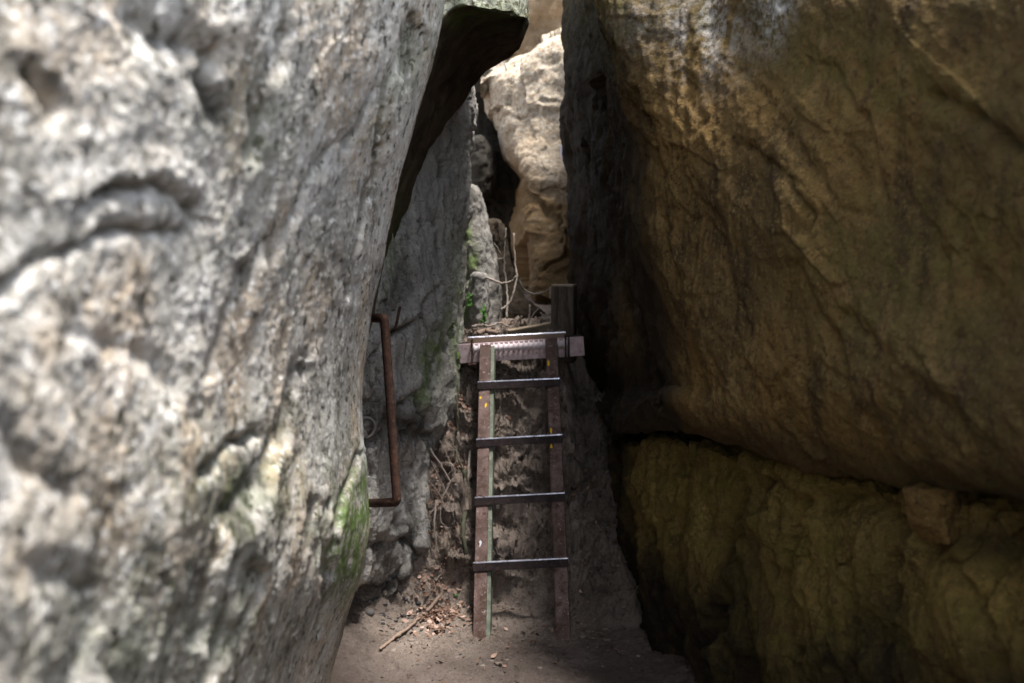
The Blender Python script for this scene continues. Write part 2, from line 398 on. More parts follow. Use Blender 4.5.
pillar_rock('boulder', [(188, 456, 476), (203, 450, 483), (235, 448, 490), (270, 448, 496), (300, 448, 500), (330, 448, 502), (352, 448, 503)], 5.75, .22, M['pointed'],
    'narrow pointed rock with a green mossy edge behind the slab, left of the dark cave', sm,
    lambda V, px, py, n, d: {'moss': np.clip(.9*blob(px, py, 467, 240, 4, 40)+.8*blob(px, py, 473, 265, 5, 20), 0, 1.), 'pale': .3*blob(px, py, 484, 260, 8, 60)})
pillar_rock('boulder', [(276, 474, 486), (290, 469, 488), (310, 466, 487), (326, 465, 488), (350, 464, 489)], 5.45, .12, M['pointed'],
    'small rounded stone standing at the left end of the step, below the pointed mossy rock', sm,
    lambda V, px, py, n, d: {'moss': np.clip(.8*blob(px, py, 466, 300, 5, 25), 0, 1), 'pale': .5*blob(px, py, 480, 290, 8, 20)})

# ------------------------------------------------------------------ rock 5: cave interior
def plate(rows_, mat, name, label, disp, at=None, flip=False, step=2., cuts=(), cat='boulder'):
    V = rock_surface([[P(*p) if len(p) == 3 else p[:3] for p in r] for r in rows_], step)
    return finish_rock(name, V, mat, label, disp, flip, at, cuts=cuts, cat=cat)
rough = lambda V, px, py: .10*fbm(V, 1.2, 3)+.04*fbm(V, 4, 4, .55)+.01*fbm(V, 18, 3)
plate([[(380, -60, 12.5), (440, -60, 12), (510, -60, 12), (600, -60, 12), (700, -60, 12)],
       [(380, -80, 9.8), (440, -80, 9.2), (510, -80, 8.9), (600, -80, 9.1), (700, -80, 9.8)],
       [(380, 20, 9.4), (440, 20, 8.8), (510, 20, 8.4), (600, 20, 8.6), (700, 20, 9.4)],
       [(380, 90, 9.4), (440, 90, 8.9), (510, 90, 8.6), (600, 90, 8.8), (700, 90, 9.4)],
       [(380, 200, 9.6), (440, 200, 9.2), (510, 200, 9.2), (600, 200, 9.4), (700, 200, 9.6)],
       [(380, 440, 9.2), (440, 440, 9.0), (510, 440, 9.0), (600, 440, 9.0), (700, 440, 9.4)]], M['tan2'], 'boulder',
      'brown rock wall closing the cleft, seen at the very top above the pale boulder', rough,
      lambda V, px, py, n, d: {'stain_shade': np.clip(1.2*sstep(py, 62, 95), 0, 1.2)})  # cave darkness painted onto the wall below its top
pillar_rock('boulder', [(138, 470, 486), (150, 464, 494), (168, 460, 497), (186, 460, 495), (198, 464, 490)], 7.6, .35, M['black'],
    'dim rounded rock wedged inside the dark cave, between grey slab and pale boulder', sm, lambda V, px, py, n, d: {'stain_shade': 1.+0*px})  # cave shade painted over the whole rock
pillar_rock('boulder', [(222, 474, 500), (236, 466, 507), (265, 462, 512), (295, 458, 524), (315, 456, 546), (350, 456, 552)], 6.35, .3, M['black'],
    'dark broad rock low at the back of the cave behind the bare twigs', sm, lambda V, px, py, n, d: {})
pillar_rock('boulder', [(72, 448, 520), (90, 440, 530), (140, 436, 540), (200, 436, 545), (345, 430, 560)], 8.35, .15, M['black'],  # black rock added to stand in for cave darkness
    'back wall of the narrow cave, coloured black as shade, behind the pale boulder', rough, lambda V, px, py, n, d: {'stain_shade': 1.+0*px})

# ------------------------------------------------------------------ rock 6: pale central boulder
tops = {0: 86, 1: 68, 2: 57, 3: 46, 4: 36, 5: 32}
L = [(88, 480), (112, 488), (135, 496), (156, 505), (178, 523), (195, 519), (230, 518), (265, 521), (295, 524), (325, 540), (350, 545)]
ctrl = []
cx = lambda l: [l, l+6, lerp(l, 570, .25), lerp(l, 570, .5), lerp(l, 570, .8), 600, 650]
topy = [84, 76, 63, 55, 44, 34, 30]
topx = [478, 486, 503, 525, 545, 575, 640]
ctrl.append([P(x, y+4, 8.8) for x, y in zip(topx, topy)])
ctrl.append([P(x, y-2, 8.1) for x, y in zip(topx, topy)])
ctrl.append([P(x, y+1, 7.75) for x, y in zip(topx, topy)])
for i, (py, l) in enumerate(L):
    xs = cx(l); dep = [7.30, 7.08, 6.85, 6.75, 6.7, 6.65, 6.7]
    lean = .75*(1-i/10) + (-.0 if py < 180 else .12)
    row = []
    for j, x in enumerate(xs):
        yy = py + (topy[j]-88+8)*max(0, 1-i/3.)
        row.append(P(x, yy+4*(i == 0), dep[j]+lean))
    ctrl.append(row)
for r, l in zip(ctrl, [478, 478, 478]+[q[1] for q in L]):
    p0 = r[0]; r.insert(0, (p0[0]+.12, p0[1]+.5, p0[2])); r.insert(0, (p0[0]+.25, p0[1]+1.2, p0[2]))
V = rock_surface(ctrl, 1.4)
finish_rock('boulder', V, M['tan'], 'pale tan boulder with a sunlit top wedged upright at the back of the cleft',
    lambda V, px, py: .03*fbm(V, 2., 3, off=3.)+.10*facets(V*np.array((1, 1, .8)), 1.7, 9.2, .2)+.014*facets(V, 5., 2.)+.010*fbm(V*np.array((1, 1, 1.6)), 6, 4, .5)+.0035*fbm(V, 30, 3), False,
    lambda V, px, py, n, d: {'pale': np.clip(1.1*sstep(py, 190, 120)+.9*blob(px, py, 558, 190, 16, 40, -30), 0, 1.), 'stain_shade': np.clip(1.2*sstep(py+.45*(540-px), 150, 215)+.45*blob(px, py, 530, 140, 26, 16), 0, .95)},  # lit top and shadowed lower part painted into the colour
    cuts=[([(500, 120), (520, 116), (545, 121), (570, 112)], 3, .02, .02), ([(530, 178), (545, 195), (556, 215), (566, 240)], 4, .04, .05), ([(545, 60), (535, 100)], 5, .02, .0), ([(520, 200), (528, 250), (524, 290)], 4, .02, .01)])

# ------------------------------------------------------------------ rock 7: right upper boulder
pr = [-70, -35, 0, 60, 130, 200, 280, 340, 385]
eg = {-70: 568, -35: 565, 0: 564, 60: 562, 130: 563, 200: 566, 280: 570, 340: 577, 385: 588}
cr = {-70: 592, -35: 592, 0: 598, 60: 622, 130: 642, 200: 652, 280: 666, 340: 676, 385: 684}
cols = [700, 780, 880, 1024, 1200]
crackY = {0: 404, 1: 412, 2: 424, 3: 432, 4: 430, 5: 434, 6: 463, 7: 486, 8: 500, 9: 548}
ctrl = []
for i, py in enumerate(pr):
    e, c = eg[py], cr[py]
    up = max(0, (130-py)/230)
    lean = .045*up + (.6*max(0, -(py))/700)
    bulge = .0 if py < 280 else -.06*(py-280)/105
    base = [(e+30, 7.4), (e+4, 6.6), (e, 5.9), (lerp(e, c, .3), 4.95), (lerp(e, c, .65), 4.1), (c, 3.45), (max(c+34, 700), 3.15), (780, 2.74), (880, 2.32), (1024, 1.86), (1200, 1.45)]
    row = []
    for j, (x, Y) in enumerate(base):
        f = 0 if j < 3 else min(1, (j-2)/4)
        row.append(P(x, py, Y*(1+lean*f)+bulge))
    z = row[-1][2]
    row += [(1.15+.3*lean, .3, z), (1.2+.3*lean, -1.2, z)]
    ctrl.append(row)
# lower lip and underside
xs = [610, 596, 592, 604, 622, 655, 712, 790, 890, 1024, 1200]
ys = [408, 408, 408, 424, 436, 429, 443, 467, 488, 502, 552]
Yd = [7.4, 6.6, 5.9, 4.95, 4.2, 3.58, 3.12, 2.72, 2.31, 1.86, 1.45]
lipr = [P(x, y-(12 if x < 650 else 30), Y-.01) for x, y, Y in zip(xs, ys, Yd)]
def ext(row, dz=0): return row+[(1.15, .3, row[-1][2]-.12), (1.2, -1.2, row[-1][2]-.3)]
ctrl.append(ext(lipr))
ctrl.append(ext([P(x, y-2, Y+(.04 if x < 650 else .16)) for x, y, Y in zip(xs, ys, Yd)]))
ctrl.append(ext([tuple(np.array(P(x, y, Y))+np.array((.30, .20, .07))) for x, y, Y in zip(xs, ys, Yd)]))
ctrl.append(ext([tuple(np.array(P(x, y, Y))+np.array((.85, .35, -.10))) for x, y, Y in zip(xs, ys, Yd)]))
ctrl = cap(ctrl[0], 1, .2)+ctrl
V = rock_surface(ctrl, 1.9)
def disp_r(V, px, py):
    a = math.radians(-50)
    s = V[..., 1]*math.cos(a)+V[..., 2]*math.sin(a); t = -V[..., 1]*math.sin(a)+V[..., 2]*math.cos(a)
    qa = np.stack([V[..., 0], s*1.4, t*.5], -1)
    d = .032*fbm(qa, 1.8, 2, off=12.)+.009*fbm(qa, 6.5, 4, .5, off=19.)+.0032*fbm(V, 26, 4, .6)+.001*fbm(V, 130, 2)
    d = d + .010*fbm(V*np.array((1.6, 1.6, .5)), 9, 3, .5, off=77., ridged=True)*sstep(px, 900, 620)
    e = np.interp(py, pr, [eg[k] for k in pr])
    d = d + .010*facets(qa, 2.4, 3.3)+.005*facets(qa, 7., 1.1) + (.045*fbm(V, 2.6, 3, off=88.)-.028)*sstep(px, e+45, e)
    return d
def at_r(V, px, py, n, d):
    c = np.interp(py, pr, [cr[k] for k in pr])
    st = 1.15*sstep(px, c+14+16*fbm(V, 5, 2), c-22) - .75*blob(px, py, 625, 320, 12, 60, -8)  # shade of the inner face, painted in as dark colour
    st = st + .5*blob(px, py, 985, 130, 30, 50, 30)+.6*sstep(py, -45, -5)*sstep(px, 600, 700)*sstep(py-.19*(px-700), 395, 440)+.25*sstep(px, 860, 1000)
    m = .5*blob(px, py, 600, 10, 40, 50)+.45*blob(px, py, 820, 60, 160, 40, 20)+.25*blob(px, py, 850, 280, 70, 70)+.35*blob(px, py, 960, 260, 80, 60)+.2*sstep(px, 700, 900)
    p = .6*blob(px, py, 706, 30, 36, 46, 20)*sstep(fbm(V*np.array((2, 2, .6)), 5, 3, off=6.), -.35, .25)+.9*blob(px, py, 774, 10, 16, 34, 22)+.25*blob(px, py, 640, 20, 30, 30)  # top edge catching light, painted in as pale colour
    return {'moss': np.clip(m, 0, 1), 'stain_shade': np.clip(st+.35*sstep(py, 110, -10), 0, 1), 'pale': np.clip(p, 0, 1)}
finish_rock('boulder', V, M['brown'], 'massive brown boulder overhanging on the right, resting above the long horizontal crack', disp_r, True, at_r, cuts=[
    ([(735, 70), (762, 100), (800, 160), (830, 205), (860, 212)], 8, .014, .005), ([(745, 155), (780, 180), (800, 215), (797, 228)], 5, .018, .004),
    ([(690, 215), (715, 255), (745, 300), (775, 345)], 4, .010, .003), ([(905, 190), (915, 230), (940, 290), (955, 330)], 6, .012, .004),
    ([(940, 90), (970, 115), (1000, 148)], 9, .028, .005), ([(880, 40), (930, 80), (960, 110)], 14, .010, .0), ([(700, 130), (690, 180), (720, 260), (745, 330), (770, 400)], 4, .009, .004),
    ([(640, 100), (660, 170), (668, 250), (690, 330), (700, 400)], 6, .02, .02), ([(600, 90), (612, 180), (630, 280), (652, 400)], 7, .05, .04), ([(582, 150), (592, 260), (610, 380)], 6, .05, .03),
    ([(820, 70), (860, 130), (880, 200)], 6, .012, .008), ([(790, 260), (830, 340), (850, 400)], 7, .015, .01), ([(860, 320), (900, 380), (960, 420)], 10, .015, .01)])

# ------------------------------------------------------------------ rock 8: right lower boulder
lows = [(0, 0), (14, 0), (60, .03), (130, .05), (250, .02), (420, -.02), (760, -.05)]
xs = [640, 618, 616, 640, 690, 770, 870, 1000, 1190]
ys = [446, 446, 446, 444, 444, 466, 490, 512, 556]
Yd = [5.6, 5.1, 4.62, 4.15, 3.66, 3.1, 2.6, 2.12, 1.62]
ed = {0: 0, 14: -1, 60: 2, 130: 8, 250: 42, 420: 60, 760: 80}
ctrl = [[tuple(np.array(P(x, y, Y))+np.array((.95, .30, .16))) for x, y, Y in zip(xs, ys, Yd)],
        [tuple(np.array(P(x, y, Y))+np.array((.20, .08, .015))) for x, y, Y in zip(xs, ys, Yd)]]
for dy, b in lows:
    row = []
    for j, (x, y, Y) in enumerate(zip(xs, ys, Yd)):
        f = max(0, 1-max(0, j-2)/5)
        row.append(P(x+ed[dy]*f*(.6 if j > 2 else 1), y+dy, Y-b*(j > 2)-(.0)))
    ctrl.append(row)
ctrl = [r+[(1.25, .3, r[-1][2]), (1.3, -1.2, r[-1][2]-.1)] for r in ctrl]
V = rock_surface(ctrl, 1.9)
def disp_rl(V, px, py):
    q = V*np.array((1.7, 1.7, .85))
    return .035*fbm(V*np.array((1.5, 1.5, .8)), 2.4, 3, off=32.)+.020*fbm(q, 3.0, 4, .55, off=8., ridged=True)+.022*facets(q, 3.2, 6.)+.016*fbm(q, 9, 4, .55, off=2.)+.004*fbm(V, 40, 3, .6)
finish_rock('boulder', V, M['brownlow'], 'low brown green rock below the long crack at bottom right, furrowed by vertical runnels', disp_rl, True,
    lambda V, px, py, n, d: {'moss': np.clip(.9*blob(px, py, 690, 490, 60, 60)+.7*blob(px, py, 820, 560, 90, 120)+.5*blob(px, py, 980, 620, 70, 70)+.2*fbm(V, 4, 3), 0, .85),
        'pale': np.clip(.7*blob(px, py, 695, 500, 50, 40)+.6*blob(px, py, 830, 520, 60, 30)+.55*blob(px, py, 820, 620, 50, 60)+.6*blob(px, py, 985, 620, 50, 50)+.5*sstep(fbm(V, 3, 3, off=5.), .1, .5), 0, .9),
        'stain_shade': np.clip(1.*sstep(px, 642, 618)+.8*blob(px, py, 665, 600, 40, 90, -20)+.7*blob(px, py, 735, 580, 26, 110, 5)+.75*sstep(py-.12*(px-700), 540, 660)+.7*blob(px, py, 990, 545, 70, 24, 8)+.6*blob(px, py, 860, 640, 40, 60), 0, 1)},
    cuts=[([(735, 470), (728, 530), (722, 620), (715, 683)], 8, .07, .03), ([(640, 480), (655, 560), (690, 683)], 9, .06, .03), ([(800, 500), (790, 560), (800, 640)], 9, .05, .02),
          ([(770, 475), (800, 495), (850, 498), (900, 510)], 8, .04, .03), ([(890, 560), (880, 620), (900, 683)], 9, .05, .02), ([(960, 570), (985, 620), (1000, 683)], 9, .04, .02), ([(760, 480), (750, 520), (740, 560)], 5, .05, .02)])
# wedge stone in the crack
pillar_rock('boulder', [(490, 907, 962), (498, 905, 972), (508, 906, 978), (522, 912, 978), (534, 924, 975), (545, 934, 970)], 2.22, .10, M['brown'],
    'small wedge shaped stone stuck in the horizontal crack at right', sm, lambda V, px, py, n, d: {'stain_shade': .0+0*px}, back=.15)

# ------------------------------------------------------------------ ground
def gz(x, y):
    x = np.asarray(x, float); y = np.asarray(y, float)
    p = np.stack([x, y, x*0], -1)
    # dirt ramp behind the ladder, starts nearer on both sides
    y0 = 4.58 - .30*sstep(x, .16, .42) - .10*sstep(x, -.18, -.40)
    y1 = 5.52 + 0*x
    t = np.clip((y-y0)/(y1-y0), 0, 1)
    slope = 1.22*(t**.92)
    # worn steps
    ph = t*5.0 + .35*fbm(p, 2.5, 2, off=2.)
    step = (ph-np.floor(ph)); slope = slope + .055*(sstep(step, .0, .35)-step)*sstep(t, 0, .05)*sstep(1-t, 0, .05)*sstep(.38-np.abs(x-.02), 0, .1)*3
    q3 = p+np.stack([x*0, x*0, slope], -1)
    slope = slope + (.08*fbm(q3, 5, 3)+.050*fbm(q3, 13, 3, .55, off=5.)+.028*fbm(q3, 28, 3, .6, ridged=True))*sstep(t, 0, .05)*sstep(y, 6.5, 5.6)
    # litter bank by the slab
    slope = slope + .10*np.exp(-((x+.28)/.10)**2-((y-5.0)/.25)**2)
    slope = slope - .38*sstep(x, .24, .38)*sstep(y, 4.75, 5.15)*sstep(y, 6.2, 5.6)
    far = sstep(y, 5.5, 9)*.25
    # banked against the side rocks
    side = .10*sstep(np.abs(x-.02)-.50, 0, .35)*sstep(y, 3., 4.4)
    d = .018*fbm(p, 3.2, 3, off=6.)+.010*fbm(p, 12, 3, .6)+.0065*fbm(p, 45, 3, .65)
    for fx, fy in ((-.145, 4.25), (.22, 4.25)): d = d - .055*np.exp(-((x-fx)/.055)**2-((y-fy)/.055)**2)/np.clip(6-np.hypot(x, y-4)*.2, 1, 9)
    for fx, fy, an in ((-.30, 4.02, .3), (-.05, 3.92, -.2), (.22, 4.05, .25), (.05, 4.18, .1), (-.42, 4.2, -.5), (.40, 4.0, .1), (.32, 3.85, -.3)):
        u = (x-fx)*math.cos(an)+(y-fy)*math.sin(an); w_ = -(x-fx)*math.sin(an)+(y-fy)*math.cos(an)
        r2 = (u/.05)**2+(w_/.12)**2
        d = d + (-.014*np.exp(-r2**2)+.006*np.exp(-(r2-1.7)**2*2))/5.
    d = d - .055*np.exp(-((x-.04)/.36)**2-((y-4.02)/.30)**2)/np.clip(6-np.hypot(x, y-4)*.2, 1, 9)
    return slope + far + side + d*np.clip(6-np.hypot(x, y-4)*.2, 0, 1)
xs_ = np.concatenate([[-400, -150, -50, -15, -6, -3, -1.6], np.linspace(-1.1, 1.1, 330), [1.6, 3, 6, 15, 50, 150, 400]])
ys_ = np.concatenate([[-400, -150, -50, -15, -6, -2], np.linspace(0, 3.4, 30), np.concatenate([np.linspace(3.42, 4.45, 200), np.linspace(4.452, 5.7, 620)]), np.linspace(5.9, 10, 40), [14, 25, 60, 160, 400]])
X, Y = np.meshgrid(xs_, ys_)
Z = gz(X, Y)
V = np.stack([X, Y, Z], -1)
# clods and worn ledges bulge out of the bank (sideways, not only up)
on = sstep(Z, .06, .22)*sstep(Y, 6.2, 5.6)*sstep(Y, 4.2, 4.4)*(np.abs(X) < 1.2)
ph = Z/.235 + .9*fbm(V, 3.2, 3, off=13.); ph = ph-np.floor(ph)
led = (ph**1.5)*(1-sstep(ph, .90, 1.))
V[..., 1] -= on*(.075*led*sstep(.5-np.abs(X-.03), 0, .2) + .030*fbm(V, 7, 4, .5, off=71.) + .008*np.clip(fbm(V, 26, 3, .6, ridged=True), -.2, 1) + .008*fbm(V, 60, 2, .6))
V[..., 2] += .02*on*fbm(V, 12, 3, off=91.)
Vn = V.reshape(-1, 3)
def dirt_mat():
    s = N('trodden_dirt')
    col = s.mix(s.ramp(s.noise(4, 6, .65, .3), .38, .62), (.18, .14, .112), (.26, .21, .175))
    col = s.mix(s.math('MULTIPLY', s.ramp(s.noise(16, 7, .7), .5, .68), .7), col, (.06, .045, .036))
    col = s.mix(s.math('MULTIPLY', s.ramp(s.noise(120, 4, .7), .54, .66), .5), col, (.46, .41, .37))
    col = s.mix(s.math('MULTIPLY', s.ramp(s.noise(70, 5, .7, off=4.), .55, .66), .7), col, (.05, .038, .03))
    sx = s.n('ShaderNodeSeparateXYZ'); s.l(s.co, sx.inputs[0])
    front_shade = s.ramp(s.math('ADD', sx.outputs['Y'], s.math('MULTIPLY', s.noise(3., 4), .5)), 4.75, 4.05)  # dimming of the front floor, painted as darker colour
    col = s.mix(s.math('MULTIPLY', front_shade, .78), col, (.05, .038, .033))
    col = s.mix(s.math('MULTIPLY', s.ramp(sx.outputs['X'], .24, .40), .6), col, (.05, .04, .032))  # right wedge darkened in colour for the overhang's shade
    n = s.bump(s.noise(30, 8, .7), .7, .03)
    n = s.bump(s.noise(150, 5, .7), .6, .006, n)
    return s.done(col, .95, n)
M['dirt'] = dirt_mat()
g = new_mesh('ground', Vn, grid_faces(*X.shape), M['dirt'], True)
tag(g, 'trodden brown dirt floor rising in worn steps behind the ladder', 'ground', kind='structure')

# ------------------------------------------------------------------ other materials
def paint_mat():
    s = N('red_brown_painted_steel')
    col = s.mix(s.ramp(s.noise(9, 6, .7), .4, .6), (.150, .100, .088), (.085, .055, .046))
    col = s.mix(s.ramp(s.noise(24, 7, .8, off=3.), .47, .60), col, (.060, .034, .024))
    col = s.mix(s.ramp(s.noise(60, 4, .75, off=8.), .60, .68), col, (.34, .27, .25))
    n = s.bump(s.noise(70, 5, .7), .35, .003)
    return s.done(col, s.ramp(s.noise(14, 4), .3, .7, .38, .62), n)
def rust_mat(name, a, b, c):
    s = N(name)
    col = s.mix(s.ramp(s.noise(14, 6, .7), .38, .62), a, b)
    col = s.mix(s.ramp(s.noise(70, 5, .75, off=3.), .52, .66), col, c)
    n = s.bump(s.noise(110, 5, .75), .55, .003)
    return s.done(col, s.ramp(s.noise(30, 4), .3, .7, .5, .85), n, .15)
def worn_mat():
    s = N('worn_bare_steel')
    col = s.mix(s.ramp(s.noise(12, 5, .7), .38, .62), (.58, .58, .66), (.34, .33, .38))
    col = s.mix(s.ramp(s.noise(50, 5, .75, off=3.), .56, .68), col, (.10, .055, .035))
    return s.done(col, s.ramp(s.noise(40, 4), .3, .7, .22, .45), s.bump(s.noise(90, 4), .2, .002), .75)
M['paint'] = paint_mat()
M['rust'] = rust_mat('rusty_iron', (.070, .038, .028), (.036, .021, .017), (.125, .070, .046))
M['rungdark'] = rust_mat('dark_painted_steel', (.035, .026, .026), (.022, .017, .018), (.07, .045, .035))
M['worn'] = worn_mat()
M['flange'] = rust_mat('green_grey_steel', (.17, .19, .145), (.11, .12, .09), (.25, .25, .20))
M['lilac'] = rust_mat('pink_grey_painted_steel', (.56, .44, .45), (.42, .33, .335), (.26, .16, .14))
def flat_mat(name, a, b, sc_=40, rough=.8):
    s = N(name); return s.done(s.mix(s.noise(sc_, 5, .7), a, b), rough, s.bump(s.noise(sc_*2, 4), .4, .003))
M['galv'] = flat_mat('dull_galvanised', (.66, .58, .60), (.50, .43, .44), 40, .5)
M['yellow'] = flat_mat('yellow_paint', (.75, .48, .02), (.55, .33, .02), 60, .5)
M['white'] = flat_mat('white_scuff', (.55, .56, .6), (.4, .4, .42), 80, .6)
def wood_mat(name, a, b, ax=(8, 8, 1)):
    s = N(name)
    col = s.mix(s.ramp(s.noise(5, 6, .7, .5, w=ax), .35, .65), a, b)
    return s.done(col, .85, s.bump(s.noise(9, 6, .7, w=ax), .6, .006))
M['postwood'] = wood_mat('dark_weathered_timber', (.115, .093, .075), (.05, .04, .031))
M['cutwood'] = wood_mat('sawn_timber_top', (.36, .30, .24), (.24, .19, .14), (4, 4, 4))
M['plank'] = wood_mat('weathered_plank', (.30, .24, .17), (.18, .14, .10), (1, 8, 8))
M['twig'] = flat_mat('bare_twig_bark', (.30, .25, .215), (.15, .12, .10), 90)
M['root'] = flat_mat('grey_root_bark', (.20, .18, .155), (.10, .09, .075), 60)
M['stick'] = flat_mat('dry_stick_bark', (.26, .185, .14), (.15, .11, .085), 50)
M['greenbark'] = flat_mat('green_grey_bark', (.085, .085, .055), (.05, .05, .035), 50)
M['leafgreen'] = flat_mat('fresh_leaf', (.035, .10, .018), (.07, .16, .03), 70, .7)
M['stone'] = flat_mat('grey_pebble', (.16, .15, .145), (.08, .075, .072), 30)
M['clod'] = flat_mat('brown_grey_stone', (.20, .165, .14), (.11, .09, .075), 30)
M['coal'] = flat_mat('black_grit', (.03, .03, .036), (.05, .05, .055), 30)
M['teal'] = flat_mat('teal_scrap', (.03, .25, .16), (.05, .33, .22), 60, .5)
M['cordage'] = flat_mat('lilac_white_ring', (.5, .42, .6), (.75, .72, .78), 40, .4)
def leaf_mat():
    s = N('dead_leaves'); a = s.attr('tone')
    col = s.mix(s.ramp(a, 0, .5), (.07, .042, .03), (.20, .125, .09))
    col = s.mix(s.ramp(a, .5, 1.), col, (.44, .31, .25))
    return s.done(col, .75, s.bump(s.noise(80, 4), .4, .003))
M['leaf'] = leaf_mat()

# ------------------------------------------------------------------ solid helpers
class MB:
    def __init__(s, org=(0, 0, 0)): s.v = []; s.f = []; s.o = Vector(org)
    def box(s, c, ax, ay, az, hx, hy, hz, bev=.0):
        """box at c along unit axes with half sizes; bevelled through an octagonal section along ax"""
        c = Vector(c)-s.o; b = bev or min(hy, hz)*.12; i0 = len(s.v)
        sec = [(-hy+b, -hz), (hy-b, -hz), (hy, -hz+b), (hy, hz-b), (hy-b, hz), (-hy+b, hz), (-hy, hz-b), (-hy, -hz+b)]
        rings = [(-hx, .0), (-hx+b, b), (hx-b, b), (hx, .0)]
        for k, (x, g_) in enumerate(rings):
            sh = b if k in (0, 3) else 0
            for (yy, zz) in sec:
                yy2 = yy-math.copysign(sh, yy); zz2 = zz-math.copysign(sh, zz)
                s.v.append(c+ax*x+ay*yy2+az*zz2)
        for k in range(3):
            for j in range(8):
                a = i0+k*8+j; b2 = i0+k*8+(j+1) % 8
                s.f.append((a, b2, b2+8, a+8))
        s.f.append(tuple(i0+7-j for j in range(8))); s.f.append(tuple(i0+24+j for j in range(8)))
    def tube(s, pts, rad, n=10, cap=True):
        pts = [Vector(p)-s.o for p in pts]; i0 = len(s.v); m = len(pts)
        R = rad if hasattr(rad, '__len__') else [rad]*m
        up = Vector((.31, .52, .8)); 
        for k in range(m):
            d = (pts[min(k+1, m-1)]-pts[max(k-1, 0)]).normalized()
            u = d.cross(up); u.normalize() if u.length > 1e-4 else None
            w = d.cross(u).normalized(); up = w.cross(d) if False else up
            for j in range(n):
                a = 2*math.pi*j/n; s.v.append(pts[k]+(u*math.cos(a)+w*math.sin(a))*R[k])
        for k in range(m-1):
            for j in range(n):
                a = i0+k*n+j; b = i0+k*n+(j+1) % n; s.f.append((a, b, b+n, a+n))
        if cap: s.f.append(tuple(i0+n-1-j for j in range(n))); s.f.append(tuple(i0+(m-1)*n+j for j in range(n)))
    def build(s, name, mat, parent=None, smooth=False, world=None):
        o = new_mesh(name, [tuple(v) for v in s.v], [tuple(f) for f in s.f], mat, smooth, parent, None, (0, 0, 0) if parent is not None else tuple(s.o))
        return o
def smooth_path(pts, n=8, jit=0.):
    A = np.array(pts, float)[:, None, :]
    B = spline_axis(A, [n]*(len(pts)-1))[:, 0]
    if jit: B[1:-1] += rng.normal(size=B[1:-1].shape)*jit
    return [tuple(b) for b in B]
V3 = Vector

# ------------------------------------------------------------------ ladder
FY, TY = 4.30, 5.10
def ground_hit(px, py, extra=0.):
    for Yk in np.linspace(3.3, 6.5, 800):
        x, y, z = P(px, py, Yk)
        if z <= float(gz(x, y))+extra: return (x, y, z)
    return P(px, py, 5)
La, Lb = V3(ground_hit(479.5, 640, -.004)), V3(P(485.5, 345, TY))
Ra, Rb = V3(ground_hit(564, 641, -.004)), V3(P(551.5, 338, TY))
foot = (La+Ra)/2; foot.z = 0
lad = empty('ladder', tuple(foot), 'rusty red brown steel ladder with four rungs leaning up the dirt bank', 'ladder')
across = (Ra-La).normalized()
RW, RD = .0285, .024
for a, b, kf in ((La, Lb, 1), (Ra, Rb, -1)):
    ax = (b-a).normalized(); nrm = ax.cross(across).normalized()
    if nrm.y > 0: nrm = -nrm            # towards the viewer
    side = nrm.cross(ax).normalized()
    m = MB(foot)
    Ln = (b-a).length
    # front web of the channel, with slightly uneven rolled surface
    m.box((a+b)/2+nrm*0, ax, side, nrm, Ln/2, RW, .004, .0015)
    r = m.build('rail', M['paint'], lad)
    m2 = MB(foot)
    inn_ = 1 if (side.x > 0) == (kf == 1) else -1
    m2.box((a+b)/2+side*inn_*(RW+(.0075 if kf == 1 else .0015))-nrm*(.010+RD)-ax*.014, ax, side, nrm, Ln/2+.012, .009 if kf == 1 else .0035, RD, .001)
    m2.box((a+b)/2-side*inn_*(RW-.0045)-nrm*(.006+RD)-ax*.014, ax, side, nrm, Ln/2+.012, .003, RD, .001)
    fl = m2.build('flange', M['flange'] if kf == 1 else M['paint'], r)
    # yellow paint chips and scuffs
    spots = [(.795, .018, .012), (.765, -.008, .015)] if kf == 1 else [(.90, -.020, .026), (.655, -.02, .02), (.60, -.022, .014)]
    for t, sx, L_ in spots:
        chips = MB(foot)
        c = a+(b-a)*t+side*sx*(-1 if kf == -1 else 1)*(1)+nrm*.0047
        i0 = len(chips.v); k = 9
        for j in range(k):
            an = 2*math.pi*j/k; rr = random.uniform(.6, 1.15)
            chips.v.append(c-foot+ax*math.cos(an)*L_*rr*.95+side*math.sin(an)*.0065*rr)
        chips.f.append(tuple(range(i0, i0+k)))
        chips.build('paint_chip', M['yellow'], r)
    if kf == 1:
        sc2 = MB(foot); c = a+(b-a)*.29+nrm*.0047+side*.004
        k = 11
        for j in range(k):
            an = 2*math.pi*j/k; rr = random.uniform(.4, 1.2); sc2.v.append(c-foot+ax*math.cos(an)*.022*rr+side*math.sin(an)*.007*rr)
        sc2.f.append(tuple(range(k))); sc2.build('scuff', M['white'], r)
def t_at(py, a, b):
    lo, hi = 0., 1.
    for _ in range(40):
        mdl = (lo+hi)/2; q = proj(np.array([tuple(a+(b-a)*mdl)]))[1][0]
        if q > py: lo = mdl
        else: hi = mdl
    return lo
